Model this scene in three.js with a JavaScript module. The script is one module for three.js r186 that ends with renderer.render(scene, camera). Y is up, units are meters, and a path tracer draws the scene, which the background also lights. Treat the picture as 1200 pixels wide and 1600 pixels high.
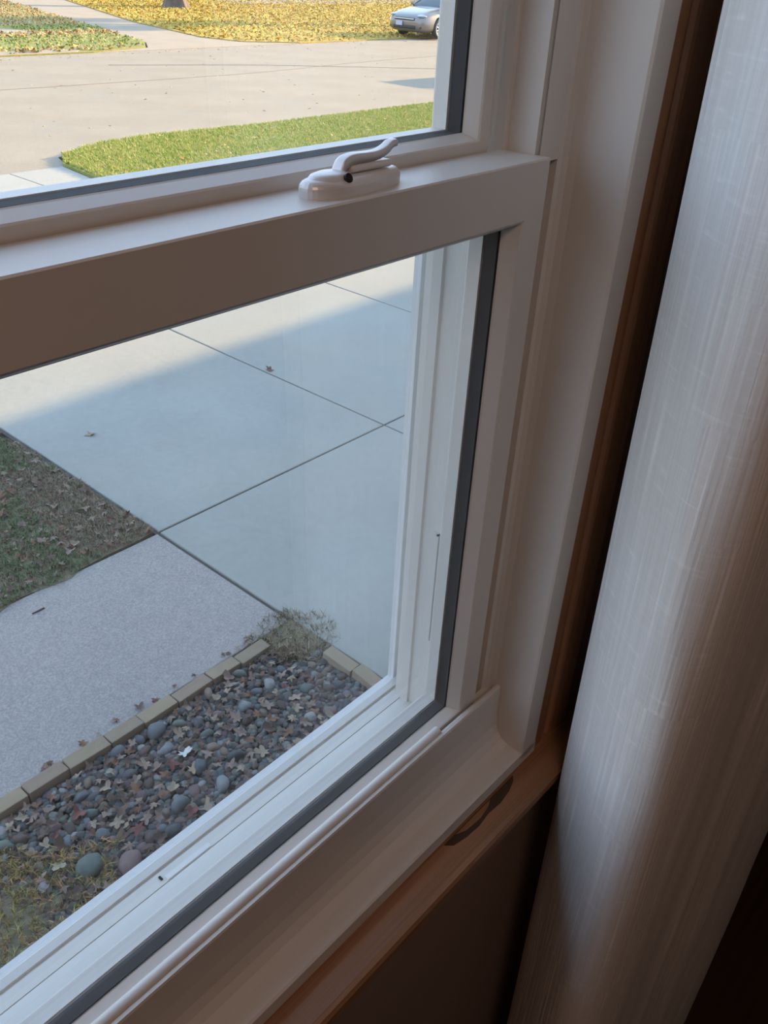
import * as THREE from 'three';
import { mergeGeometries, mergeVertices } from 'three/addons/utils/BufferGeometryUtils.js';
import { RoundedBoxGeometry } from 'three/addons/geometries/RoundedBoxGeometry.js';
import { RectAreaLightUniformsLib } from 'three/addons/lights/RectAreaLightUniformsLib.js';
import { Brush, Evaluator, SUBTRACTION } from 'three-bvh-csg';

// ------------------------------------------------------------------ camera, sky, sun, exposure
const scene = new THREE.Scene();
const HC = 2.6;                                   // eye height above the driveway; y = 0 is the driveway
const camera = new THREE.PerspectiveCamera(2 * Math.atan(800 / 1361.5) * 180 / Math.PI, 0.75, 0.01, 400);
{
  const yaw = 50.157 * Math.PI / 180, pitch = 32.711 * Math.PI / 180, roll = -3.095 * Math.PI / 180;
  const fwd = new THREE.Vector3(Math.cos(pitch) * Math.sin(yaw), -Math.sin(pitch), -Math.cos(pitch) * Math.cos(yaw));
  const right = new THREE.Vector3(Math.cos(yaw), 0, Math.sin(yaw));
  const down = new THREE.Vector3().crossVectors(fwd, right);
  const r2 = right.clone().multiplyScalar(Math.cos(roll)).addScaledVector(down, Math.sin(roll));
  const d2 = down.clone().multiplyScalar(Math.cos(roll)).addScaledVector(right, -Math.sin(roll));
  const m = new THREE.Matrix4().makeBasis(r2, d2.clone().negate(), fwd.clone().negate());
  camera.quaternion.setFromRotationMatrix(m);
  camera.position.set(0, HC, 0.33);
}
const renderer = new THREE.WebGLRenderer({ antialias: true });
renderer.toneMapping = THREE.LinearToneMapping;
renderer.toneMappingExposure = 1.2;
renderer.shadowMap.enabled = true;

{ // clear autumn sky: even in azimuth, paler towards the horizon
  const W = 64, H = 64, d = new Float32Array(W * H * 4);
  for (let j = 0; j < H; j++) {
    const el = ((j + 0.5) / H - 0.5) * Math.PI, t = Math.max(0, Math.sin(el)), k = Math.pow(1 - t, 2.2);
    const c = [0.98 + 0.75 * k, 1.46 + 0.5 * k, 2.22 + 0.12 * k];
    for (let i = 0; i < W; i++) d.set([c[0], c[1], c[2], 1], (j * W + i) * 4);
  }
  const sky = new THREE.DataTexture(d, W, H, THREE.RGBAFormat, THREE.FloatType);
  sky.mapping = THREE.EquirectangularReflectionMapping; sky.magFilter = THREE.LinearFilter; sky.minFilter = THREE.LinearFilter; sky.needsUpdate = true;
  scene.background = sky; scene.environment = sky;
}
const SUN_EL = 16 * Math.PI / 180, SUN_AZ = [0.954, 0.3];   // low sun from the right, behind the house
const sun = new THREE.DirectionalLight(new THREE.Color().setRGB(1, 0.73, 0.38), 13.2);
sun.name = 'sun';
sun.position.set(15 + 60 * Math.cos(SUN_EL) * SUN_AZ[0], 60 * Math.sin(SUN_EL), -15 + 60 * Math.cos(SUN_EL) * SUN_AZ[1]);
sun.target.position.set(15, 0, -15); scene.add(sun.target);
sun.castShadow = true;
Object.assign(sun.shadow.camera, { left: -45, right: 45, top: 40, bottom: -40, near: 1, far: 160 });
sun.shadow.mapSize.set(4096, 4096); sun.shadow.radius = 1.5;
scene.add(sun);
RectAreaLightUniformsLib.init();

// ------------------------------------------------------------------ helpers
let seed = 12345;
function rnd() { seed = (seed + 0x6D2B79F5) | 0; let t = Math.imul(seed ^ (seed >>> 15), 1 | seed); t = (t + Math.imul(t ^ (t >>> 7), 61 | t)) ^ t; return ((t ^ (t >>> 14)) >>> 0) / 4294967296; }
const rr = (a, b) => a + (b - a) * rnd();
const pick = (a) => a[Math.floor(rnd() * a.length)];
const V2 = (x, y) => new THREE.Vector2(x, y), V3 = (x, y, z) => new THREE.Vector3(x, y, z);
const taken = {};
function numbered(n) { const k = taken[n] = (taken[n] ?? -1) + 1; return k ? n + '_' + String(k).padStart(3, '0') : n; }
function shadows(o) { o.traverse((m) => { if (m.isMesh) { m.castShadow = true; m.receiveShadow = true; } }); return o; }
function mesh(name, geo, mat, parent) { const m = new THREE.Mesh(geo, mat); m.name = name; m.castShadow = m.receiveShadow = true; if (parent) parent.add(m); return m; }
function tag(o, label, category, group, kind) { o.userData.label = label; if (category) o.userData.category = category; if (group) o.userData.group = group; if (kind) o.userData.kind = kind; return o; }
function group(name, label, category, kind, grp) { const g = new THREE.Group(); g.name = numbered(name); scene.add(g); return tag(g, label, category, grp, kind); }
function struct(name, geo, mat, label, category) { const m = mesh(numbered(name), geo, mat, scene); return tag(m, label, category, null, 'structure'); }
// box-projected uv in metres; grain: axis that u follows (0 x, 1 y, 2 z)
function boxUV(g, grain = 0) {
  g = g.index ? g.toNonIndexed() : g; g.computeVertexNormals();
  const p = g.attributes.position, uv = new Float32Array(p.count * 2), a = V3(0, 0, 0), b = V3(0, 0, 0), c = V3(0, 0, 0);
  for (let i = 0; i < p.count; i += 3) {
    a.fromBufferAttribute(p, i); b.fromBufferAttribute(p, i + 1).sub(a); c.fromBufferAttribute(p, i + 2).sub(a);
    const n = b.clone().cross(c), ax = [Math.abs(n.x), Math.abs(n.y), Math.abs(n.z)], d = ax.indexOf(Math.max(...ax));
    const rest = [0, 1, 2].filter((k) => k !== d), u = rest.includes(grain) ? grain : rest[0], v = rest.find((k) => k !== u);
    for (let k = 0; k < 3; k++) { const q = [p.getX(i + k), p.getY(i + k), p.getZ(i + k)]; uv[(i + k) * 2] = q[u]; uv[(i + k) * 2 + 1] = q[v]; }
  }
  g.setAttribute('uv', new THREE.BufferAttribute(uv, 2)); return g;
}
function box(x0, x1, y0, y1, z0, z1) { const g = new THREE.BoxGeometry(x1 - x0, y1 - y0, z1 - z0); g.translate((x0 + x1) / 2, (y0 + y1) / 2, (z0 + z1) / 2); return boxUV(g); }
function prismY(pts, y0, y1, grain = 0) { // polygon of [x, z] raised from y0 to y1
  const s = new THREE.Shape(pts.map(([x, z]) => V2(x, -z)));
  const g = new THREE.ExtrudeGeometry(s, { depth: y1 - y0, bevelEnabled: false }); g.rotateX(-Math.PI / 2); g.translate(0, y0, 0); return boxUV(g, grain);
}
function prismX(pts, x0, x1, grain = 0) { // polygon of [z, y] drawn out from x0 to x1
  const s = new THREE.Shape(pts.map(([z, y]) => V2(-z, y)));
  const g = new THREE.ExtrudeGeometry(s, { depth: x1 - x0, bevelEnabled: false }); g.rotateY(Math.PI / 2); g.translate(x0, 0, 0); return boxUV(g, grain);
}
function slab(pts, y0, y1, bev = 0.006) { // paving piece with a softened edge
  const s = new THREE.Shape(pts.map(([x, z]) => V2(x, -z)));
  const g = new THREE.ExtrudeGeometry(s, { depth: y1 - y0 - bev, bevelEnabled: true, bevelThickness: bev, bevelSize: bev, bevelOffset: -bev, bevelSegments: 2 });
  g.rotateX(-Math.PI / 2); g.translate(0, y0, 0); return boxUV(g);
}
// mitred frame members: profile points [f, e, z], inset = f * width(side) + e * soft(side) outward from the opening
function ringSide(r, prof, side, w, soft) {
  const o = (s, i) => prof[i][0] * w[s] + prof[i][1] * (soft ? soft[s] : 1), n = prof.length, A = [], B = [];
  for (let i = 0; i < n; i++) {
    const z = prof[i][2], L = r.x0 - o('l', i), R = r.x1 + o('r', i), Bo = r.y0 - o('b', i), T = r.y1 + o('t', i);
    const q = { r: [[R, Bo], [R, T]], l: [[L, T], [L, Bo]], t: [[R, T], [L, T]], b: [[L, Bo], [R, Bo]] }[side];
    A.push(V3(q[0][0], q[0][1], z)); B.push(V3(q[1][0], q[1][1], z));
  }
  const pos = [], tri = (a, b, c) => pos.push(a.x, a.y, a.z, b.x, b.y, b.z, c.x, c.y, c.z);
  for (let i = 0; i < n; i++) { const j = (i + 1) % n; tri(A[i], B[i], B[j]); tri(A[i], B[j], A[j]); }
  const cap = THREE.ShapeUtils.triangulateShape(prof.map((p, i) => V2(o(side, i), p[2])), []);
  for (const [a, b, c] of cap) { tri(A[a], A[b], A[c]); tri(B[c], B[b], B[a]); }
  const g = new THREE.BufferGeometry(); g.setAttribute('position', new THREE.Float32BufferAttribute(pos, 3)); return boxUV(g, side === 'l' || side === 'r' ? 1 : 0);
}

// ------------------------------------------------------------------ textures
const perm = (() => { const s = seed; seed = 777; const a = Array.from({ length: 4096 }, () => rnd()); seed = s; return a; })();
const hash = (x, y, k = 0) => perm[((x * 73 + y * 179 + k * 283 + ((x * y) & 255) * 31) % 4096 + 4096) % 4096];
function vnoise(x, y, per, k = 0) {
  const xi = Math.floor(x), yi = Math.floor(y), fx = x - xi, fy = y - yi, sx = fx * fx * (3 - 2 * fx), sy = fy * fy * (3 - 2 * fy), m = (a) => ((a % per) + per) % per;
  const a = hash(m(xi), m(yi), k), b = hash(m(xi + 1), m(yi), k), c = hash(m(xi), m(yi + 1), k), d = hash(m(xi + 1), m(yi + 1), k);
  return a + (b - a) * sx + (c - a) * sy + (a - b - c + d) * sx * sy;
}
function fbm(u, v, per, oct, k = 0) { let s = 0, a = 0.5, t = 0; for (let o = 0; o < oct; o++) { s += a * vnoise(u * per, v * per, per, k + o); t += a; a *= 0.5; per *= 2; } return s / t; }
function tex(N, metres, fn, srgb = false, M = N) { // fn(u, v) -> [r, g, b] linear 0..1
  const d = new Uint8Array(N * M * 4), enc = (x) => { x = Math.min(1, Math.max(0, x)); return 255 * (srgb ? (x <= 0.0031308 ? 12.92 * x : 1.055 * Math.pow(x, 1 / 2.4) - 0.055) : x); };
  for (let j = 0; j < M; j++) for (let i = 0; i < N; i++) { const c = fn(i / N, j / M), o = (j * N + i) * 4; d[o] = enc(c[0]); d[o + 1] = enc(c[1]); d[o + 2] = enc(c[2]); d[o + 3] = 255; }
  const t = new THREE.DataTexture(d, N, M, THREE.RGBAFormat); t.wrapS = t.wrapT = THREE.RepeatWrapping; t.magFilter = THREE.LinearFilter; t.minFilter = THREE.LinearMipmapLinearFilter; t.generateMipmaps = true;
  const [mu, mv] = Array.isArray(metres) ? metres : [metres, metres]; t.repeat.set(1 / mu, 1 / mv);
  if (srgb) t.colorSpace = THREE.SRGBColorSpace; t.needsUpdate = true; return t;
}
const std = (o) => new THREE.MeshStandardMaterial(o);
const rgb = (r, g, b) => new THREE.Color().setRGB(r, g, b);
const mixc = (a, b, t) => a.map((x, i) => x + (b[i] - x) * t);

const concreteTex = (base, per, speck, k) => tex(512, 2.6, (u, v) => {
  const c = fbm(u, v, 4, 6, k), s = fbm(u, v, 96, 2, k + 9), h = hash(Math.floor(u * 512), Math.floor(v * 512), k), f = 0.84 + 0.22 * c + 0.1 * (s - 0.5) + speck * (h - 0.5);
  const w = fbm(u, v, 3, 4, k + 20) - 0.5; return [base[0] * (f + 0.08 * w), base[1] * f, base[2] * (f - 0.08 * w)];
}, true);
const fineBump = tex(256, 0.6, (u, v) => { const n = 0.5 * fbm(u, v, 64, 2, 40) + 0.5 * hash(Math.floor(u * 256), Math.floor(v * 256), 41); return [n, n, n]; });
const MAT = {
  drive: std({ map: concreteTex([0.332, 0.314, 0.27], 4, 0.05, 1), roughness: 0.9, bumpMap: fineBump, bumpScale: 0.0012 }),
  walk: std({ map: concreteTex([0.33, 0.285, 0.255], 4, 0.42, 2), roughness: 0.92, bumpMap: fineBump, bumpScale: 0.003 }),
  road: std({ map: concreteTex([0.3, 0.245, 0.18], 4, 0.2, 3), roughness: 0.95, bumpMap: fineBump, bumpScale: 0.004 }),
  kerb: std({ map: concreteTex([0.33, 0.262, 0.188], 4, 0.1, 4), roughness: 0.95 }),
  soil: std({ map: tex(256, 0.7, (u, v) => { const f = 0.5 + fbm(u, v, 16, 4, 5); return [0.07 * f, 0.05 * f, 0.038 * f]; }, true), roughness: 1 }),
  darkLine: std({ color: rgb(0.1, 0.085, 0.075), roughness: 0.9 }),  // dark tone of the joint filler and the diagonal street line
  vinyl: std({ color: rgb(0.635, 0.61, 0.565), roughness: 0.38 }),
  vinylOut: std({ color: rgb(0.635, 0.61, 0.565), roughness: 0.42 }),
  spacer: std({ color: rgb(0.012, 0.012, 0.014), roughness: 0.8 }),
  alu: std({ color: rgb(0.74, 0.745, 0.73), roughness: 0.45 }),
  lock: std({ color: rgb(0.74, 0.73, 0.72), roughness: 0.36, metalness: 0.15 }),
  dark: std({ color: rgb(0.02, 0.018, 0.017), roughness: 0.8 }),
  glass: new THREE.MeshPhysicalMaterial({ color: rgb(0.985, 0.995, 0.99), roughness: 0, transmission: 1, thickness: 0, ior: 1.5 }),
  screen: std({ color: rgb(0.3, 0.31, 0.32), roughness: 0.9, transparent: true, opacity: 0.16, side: THREE.DoubleSide }),
};
function woodTex(a, b, k) {
  return tex(512, [0.9, 0.22], (u, v) => {
    const wv = v + 0.05 * fbm(u, v, 3, 3, k), ring = 0.5 + 0.5 * Math.sin(2 * Math.PI * (wv * 9 + 1.6 * fbm(u, v, 2, 3, k + 3)));
    const fine = fbm(u * 1, v, 8, 3, k + 5) * 0.35 + 0.65 * vnoise(u * 10, v * 200, 200, k + 7); const c = mixc(a, b, 0.25 + 0.4 * ring * fine + 0.25 * fine), blot = 0.8 + 0.4 * fbm(u, v, 4, 3, k + 11);
    return c.map((x) => x * blot);
  }, true);
}
MAT.stoolWood = std({ map: woodTex([0.4, 0.22, 0.115], [0.19, 0.09, 0.045], 51), roughness: 0.38 });
MAT.casingWood = std({ map: woodTex([0.44, 0.235, 0.125], [0.24, 0.115, 0.06], 61), roughness: 0.36 });
MAT.wallPaint = std({ color: rgb(0.27, 0.2, 0.168), roughness: 0.85, bumpMap: fineBump, bumpScale: 0.0006 });
MAT.ceil = std({ color: rgb(0.7, 0.62, 0.54), roughness: 0.95 });
MAT.floorWood = std({ map: woodTex([0.085, 0.045, 0.025], [0.035, 0.018, 0.01], 71), roughness: 0.5 });
MAT.siding = std({ color: rgb(0.62, 0.6, 0.55), roughness: 0.7 });
MAT.shingle = std({ map: tex(256, 1, (u, v) => { const f = 0.7 + 0.6 * hash(Math.floor(u * 64), Math.floor(v * 64), 81); return [0.11 * f, 0.1 * f, 0.095 * f]; }, true), roughness: 0.95 });

// ------------------------------------------------------------------ house shell and room
const Y = (d) => HC + d;                        // height relative to the eye
const XL = -0.62;                               // left edge of the sash opening (outside the picture)
const FLOOR = 0.8, CEIL = 3.49, WOUT = -0.13, WIN = 0.035;
const HOLE = { x0: XL - 0.085, x1: 0.64, y0: Y(-0.735), y1: Y(0.5) };
struct('wall_front', mergeGeometries([box(-3, HOLE.x0, 0.02, 3.76, WOUT, WIN), box(HOLE.x1, 2.4, 0.02, 3.76, WOUT, WIN), box(HOLE.x0, HOLE.x1, 0.02, HOLE.y0, WOUT, WIN), box(HOLE.x0, HOLE.x1, HOLE.y1, 3.76, WOUT, WIN)]), MAT.wallPaint, 'taupe painted wall under the window stool', 'wall');
struct('wall_left', box(-3.15, -3, 0.02, 3.76, WOUT, 4.15), MAT.wallPaint, 'taupe painted side wall of the room opposite the curtain', 'wall');
struct('wall_right', box(2.4, 2.55, 0.02, 3.76, WOUT, 4.15), MAT.wallPaint, 'taupe painted side wall behind the curtain', 'wall');
struct('wall_back', box(-3, 2.4, 0.02, 3.76, 4, 4.15), MAT.wallPaint, 'taupe painted wall facing the window', 'wall');
struct('floor', box(-3, 2.4, FLOOR - 0.15, FLOOR, WIN, 4), MAT.floorWood, 'dark brown wooden floor of the room', 'floor');
struct('ceiling', box(-3, 2.4, CEIL, CEIL + 0.1, WIN, 4), MAT.ceil, 'pale plain ceiling of the room', 'ceiling');
struct('roof', prismX([[-0.65, 3.83], [-0.65, 3.65], [8.2, 6.23], [8.2, 6.43]], -4, 26, 0), MAT.shingle, 'low grey shingled roof with a long straight eave', 'roof');
struct('house_wall', mergeGeometries([box(2.55, 25.5, 0.02, 3.78, WOUT, 0.02), box(25.35, 25.5, 0.02, 3.78, 0.02, 7.5), box(-3.6, 25.5, 0.02, 4.6, 7.5, 7.65)]), MAT.siding, 'pale sided outer wall of the house', 'wall');

{ // added unseen lamp: warm fill light for the room, behind the viewer
  const lamp = group('added_fill_lamp', 'added unseen round fill lamp on the ceiling with warm frosted diffuser', 'lamp');
  const LX = -0.42, LZ = 0.9; lamp.position.set(LX, CEIL, LZ);
  const base = new THREE.CylinderGeometry(0.24, 0.24, 0.03, 40); base.translate(0, -0.015, 0); mesh('base', base, MAT.vinyl, lamp);
  const pr = []; for (let i = 0; i <= 10; i++) { const a = i / 10 * Math.PI / 2; pr.push(V2(0.22 * Math.sin(a), -0.03 - 0.07 * Math.cos(a))); }
  mesh('diffuser', new THREE.LatheGeometry(pr, 40), std({ color: rgb(0.8, 0.75, 0.68), emissive: rgb(1, 0.66, 0.45), emissiveIntensity: 1.2, roughness: 0.6 }), lamp);
  const l = new THREE.RectAreaLight(rgb(1, 0.66, 0.5), 9.4, 0.4, 0.4); l.name = 'added_fill_light'; l.position.set(LX, CEIL - 0.115, LZ); l.lookAt(LX, 0, LZ); scene.add(l);  // area light of the added lamp, brightens the inner window faces
}

// ------------------------------------------------------------------ window frame
const TOP = Y(0.44);
const win = group('window_1', 'white vinyl window frame with deep inner jamb and sill', 'window', 'structure');
const jamb = [[0.66, -0.125], [0.585, -0.125], [0.585, -0.106], [0.5555, -0.1035], [0.5545, -0.0955], [0.557, -0.0953], [0.557, -0.094], [0.552, -0.0938], [0.552, -0.084], [0.5545, -0.083], [0.5545, -0.074], [0.552, -0.073], [0.552, -0.066], [0.5495, -0.064], [0.5495, -0.056], [0.552, -0.054], [0.552, -0.0445], [0.5475, -0.0435], [0.5475, -0.0365], [0.552, -0.0355], [0.552, -0.0125], [0.5565, -0.012], [0.5565, -0.0085], [0.5515, -0.008], [0.576, -0.008], [0.5795, -0.0065], [0.5825, -0.003], [0.5845, 0.003], [0.585, 0.012], [0.585, 0.0435], [0.5865, 0.0455], [0.611, 0.0455], [0.6125, 0.044], [0.6125, 0.0362], [0.63, 0.0362], [0.63, 0], [0.66, 0]];
const sillY = Y(-0.714);
const lowJamb = jamb.flatMap((p) => (p[0] === 0.576 ? [[0.5655, -0.008], [0.566, -0.0185], [0.5752, -0.0185], [0.5757, -0.008], p] : [p]));   // open balance channel beside the lower sash
mesh('jamb', prismY(lowJamb.map(([x, z]) => [Math.min(x, 0.639), z]), Y(-0.7125), Y(-0.118), 1), MAT.vinyl, win);
mesh('jamb', prismY(jamb.map(([x, z]) => [Math.min(x, 0.639), z]), Y(-0.118), TOP + 0.05, 1), MAT.vinyl, win);
const mx = (x) => XL + 0.5205 - x;              // mirrored for the jamb outside the picture
mesh('jamb', prismY(jamb.map(([x, z]) => [mx(Math.min(x, 0.639)) , z]).reverse(), Y(-0.7125), TOP + 0.05, 1), MAT.vinyl, win);
const sill = [[-0.122, -0.735], [-0.122, -0.6915], [-0.1205, -0.690], [-0.1125, -0.690], [-0.1122, -0.6925], [-0.1088, -0.6925], [-0.1085, -0.690], [-0.0955, -0.6888], [-0.0953, -0.692], [-0.0940, -0.692], [-0.0938, -0.6878], [-0.05, -0.682], [-0.044, -0.668], [-0.0415, -0.668], [-0.0415, -0.684], [0.0025, -0.684], [0.0025, -0.6245], [0.0055, -0.6225], [0.0085, -0.6225], [0.0095, -0.6245], [0.0098, -0.655], [0.0115, -0.674], [0.015, -0.684], [0.0205, -0.6905], [0.028, -0.6935], [0.0435, -0.6955], [0.0455, -0.697], [0.0455, -0.7125], [0.0440, -0.714], [0.0365, -0.714], [0.0365, -0.735]];
mesh('sill', prismX(sill.map(([z, y]) => [z, Y(y)]), mx(0.5845), 0.5845), MAT.vinyl, win);
mesh('sill_nose', prismX([[0.0365, Y(-0.714)], [0.0365, Y(-0.6945)], [0.0435, Y(-0.6955)], [0.0455, Y(-0.697)], [0.0455, Y(-0.7125)], [0.044, Y(-0.714)]], 0.5845, 0.6125), MAT.vinyl, win);
const block = [[-0.0085, Y(-0.684)], [-0.0085, Y(-0.633)], [0.003, Y(-0.633)], [0.003, Y(-0.684)]];
mesh('sill_end_block', prismX(block, 0.5548, 0.5845), MAT.vinyl, win);
mesh('sill_end_block', prismX(block, mx(0.5845), mx(0.5548)), MAT.vinyl, win);
mesh('head', box(mx(0.639), 0.639, TOP, TOP + 0.05, -0.125, 0.0455), MAT.vinyl, win);
{ // thin balance cover seam on the outer track
  const d = [[0.5502, Y(-0.435)], [0.5502, Y(-0.43)], [0.5502, Y(-0.565)]];
  mesh('track_clip', mergeGeometries([box(0.5475, 0.5497, Y(-0.582), Y(-0.452), -0.0615, -0.0597), box(0.5475, 0.5497, Y(-0.4545), Y(-0.4515), -0.0655, -0.0597)]), MAT.vinylOut, win);
}

// ------------------------------------------------------------------ sashes
function sash(label, r, zf, w, soft, name) {
  const s = group(name, label, 'window sash');
  const prof = [[0, 0, -0.012], [0, 0.0012, -0.0108], [0, 0.0075, -0.0012], [0, 0.0095, 0], [1, -0.0012, 0], [1, 0, -0.0012], [1, 0, -0.0395], [0, 0.0015, -0.0395], [0, 0, -0.038], [0, 0, -0.0265], [0, 0.01, -0.0265], [0, 0.01, -0.012]].map(([f, e, z]) => [f, e, z + zf]).reverse();
  for (const [side, nm] of [['r', 'stile'], ['l', 'stile'], ['t', 'rail'], ['b', 'rail']]) mesh(nm, ringSide(r, prof, side, w, soft), MAT.vinyl, s);
  const sp = [[0, 0.0004, -0.0142], [0, 0.008, -0.0142], [0, 0.008, -0.0248], [0, 0.0004, -0.0248]].map(([f, e, z]) => [f, e, z + zf]);
  const spacers = ['r', 'l', 't', 'b'].map((k) => ringSide(r, sp, k, w, { r: 1, l: 1, t: 1, b: soft.b < 1 ? 0.9 : 1 }));
  const spm = mesh('spacer', mergeGeometries(spacers), MAT.spacer, s); spm.userData.label = 'black spacer strip between the two panes';
  for (const z of [-0.0134, -0.0256]) { const g = new THREE.PlaneGeometry(r.x1 - r.x0 + 0.016, r.y1 - r.y0 + 0.01); g.translate((r.x0 + r.x1) / 2, (r.y0 + r.y1) / 2, zf + z); mesh('glass_pane', g, MAT.glass, s); }
  return s;
}
const soft = { l: 1, r: 1, t: 0.8, b: 0.25 };
const lower = sash('lower white vinyl sash with lift rail and lock, below the meeting rail', { x0: XL, x1: 0.5205, y0: Y(-0.6207), y1: Y(-0.1595) }, 0, { l: 0.0335, r: 0.0335, t: 0.046, b: 0.033 }, soft, 'lower_sash');
const upper = sash('upper white vinyl sash set behind the lower one, facing the street', { x0: XL, x1: 0.5205, y0: Y(-0.102), y1: Y(0.40) }, -0.041, { l: 0.0155, r: 0.0155, t: 0.035, b: 0.035 }, { l: 0.5, r: 0.5, t: 0.5, b: 0.5 }, 'upper_sash');
{ // lift rail: a rounded bead along the ledge of the bottom rail
  const pr = []; for (let i = 0; i <= 12; i++) { const a = Math.PI * i / 12; pr.push([0.0005 + 0.0046 * Math.cos(a), Y(-0.6228) + 0.0042 * Math.sin(a)]); }
  mesh('lift_rail', prismX(pr.concat([[-0.0041, Y(-0.624)], [0.0051, Y(-0.624)]]), XL + 0.03, 0.4925), MAT.vinyl, lower);
}
{ // sash lock on the meeting rail
  const lk = new THREE.Group(); lk.name = 'sash_lock'; lower.add(lk); lk.position.set(0.3755, Y(-0.1135), -0.0195);
  const s = new THREE.Shape(); const N = 40;
  for (let i = 0; i < N; i++) { const a = i / N * 2 * Math.PI, c = Math.cos(a), q = Math.sin(a), x = 0.0385 * Math.sign(c) * Math.pow(Math.abs(c), 0.9), z = (0.0125 - 0.0022 * c) * Math.sign(q) * Math.pow(Math.abs(q), 0.85); i ? s.lineTo(x, z) : s.moveTo(x, z); }
  const b = new THREE.ExtrudeGeometry(s, { depth: 0.0035, bevelEnabled: true, bevelThickness: 0.005, bevelSize: 0.0055, bevelOffset: -0.0055, bevelSegments: 6 }); b.rotateX(-Math.PI / 2); b.translate(0, 0.0005, 0);
  mesh('lock_base', mergeVertices(b), MAT.lock, lk);
  // raised nose around the pivot
  const pr = [[0, 0.0115], [0.006, 0.0112], [0.0088, 0.0098], [0.0104, 0.0068], [0.0112, 0.003], [0.0112, 0]].map(([r, y]) => V2(r, y)).reverse();
  const nose = new THREE.LatheGeometry(pr, 32); nose.scale(1.5, 0.85, 0.95); nose.translate(-0.018, 0.002, 0); mesh('pivot_housing', nose, MAT.lock, lk);
  const hole = new THREE.CylinderGeometry(0.0026, 0.0026, 0.002, 16); hole.rotateX(Math.PI / 2 - 0.45); hole.translate(-0.014, 0.0092, 0.0098); mesh('screw', hole, MAT.dark, lk);
  // lever: ribbon that rises from the pivot and curls up at its tip
  const path = new THREE.CatmullRomCurve3([[-0.012, 0.010], [-0.0085, 0.0155], [-0.002, 0.0178], [0.010, 0.0176], [0.020, 0.0178], [0.027, 0.0195], [0.0315, 0.0218], [0.0355, 0.0222]].map(([x, y]) => V3(x, y, 0)));
  const pts = path.getPoints(40), pos = [], idx = [], W = (t) => 0.0042 - 0.0012 * t;
  pts.forEach((p, i) => { const t = i / 40, w = W(t), h = 0.001; for (const [sx, sy] of [[-1, 0.4], [-0.6, 1], [0.6, 1], [1, 0.4], [1, -5 + 2.5 * t], [-1, -5 + 2.5 * t]]) pos.push(p.x, p.y + sy * h, p.z - 0.001 + sx * w); });
  for (let i = 0; i < 40; i++) for (let k = 0; k < 6; k++) { const a = i * 6 + k, b2 = i * 6 + (k + 1) % 6; idx.push(a, b2, a + 6, b2, b2 + 6, a + 6); }
  for (const o of [0, 240]) for (let k = 1; k < 5; k++) idx.push(o, o + k, o + k + 1);
  const lg = new THREE.BufferGeometry(); lg.setAttribute('position', new THREE.Float32BufferAttribute(pos, 3)); lg.setIndex(idx); lg.computeVertexNormals(); mesh('lever', lg, MAT.lock, lk);
  const k = new RoundedBoxGeometry(0.034, 0.004, 0.011, 3, 0.0018); k.translate(0.012, 0.0115, -0.001); mesh('cam_plate', k, MAT.lock, lk);
}
{ // insect screen outside the lower half
  const sc = group('insect_screen', 'half insect screen in a pale metal frame outside the lower sash', 'window screen');
  const r = { x0: XL - 0.05, x1: 0.5755, y0: Y(-0.694), y1: Y(-0.155) };
  const prof = [[0, 0, -0.1315], [0, 0.0, -0.1235], [0.25, 0, -0.1225], [1, 0, -0.1225], [1, 0, -0.1315]];
  for (const [side, nm] of [['r', 'frame_stile'], ['l', 'frame_stile'], ['t', 'frame_rail'], ['b', 'frame_rail']]) mesh(nm, ringSide(r, prof, side, { l: 0.014, r: 0.014, t: 0.018, b: 0.018 }), MAT.alu, sc);
  const g = new THREE.PlaneGeometry(r.x1 - r.x0, r.y1 - r.y0); g.translate((r.x0 + r.x1) / 2, (r.y0 + r.y1) / 2, -0.127); mesh('mesh_cloth', g, MAT.screen, sc);
  mesh('weep_slot', box(0.2400, 0.2420, Y(-0.6900), Y(-0.6882), -0.1045, -0.1000), MAT.spacer, win);
  mesh('weep_cover', box(0.2445, 0.292, Y(-0.6900), Y(-0.6882), -0.1012, -0.0962), MAT.alu, win);
}

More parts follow.
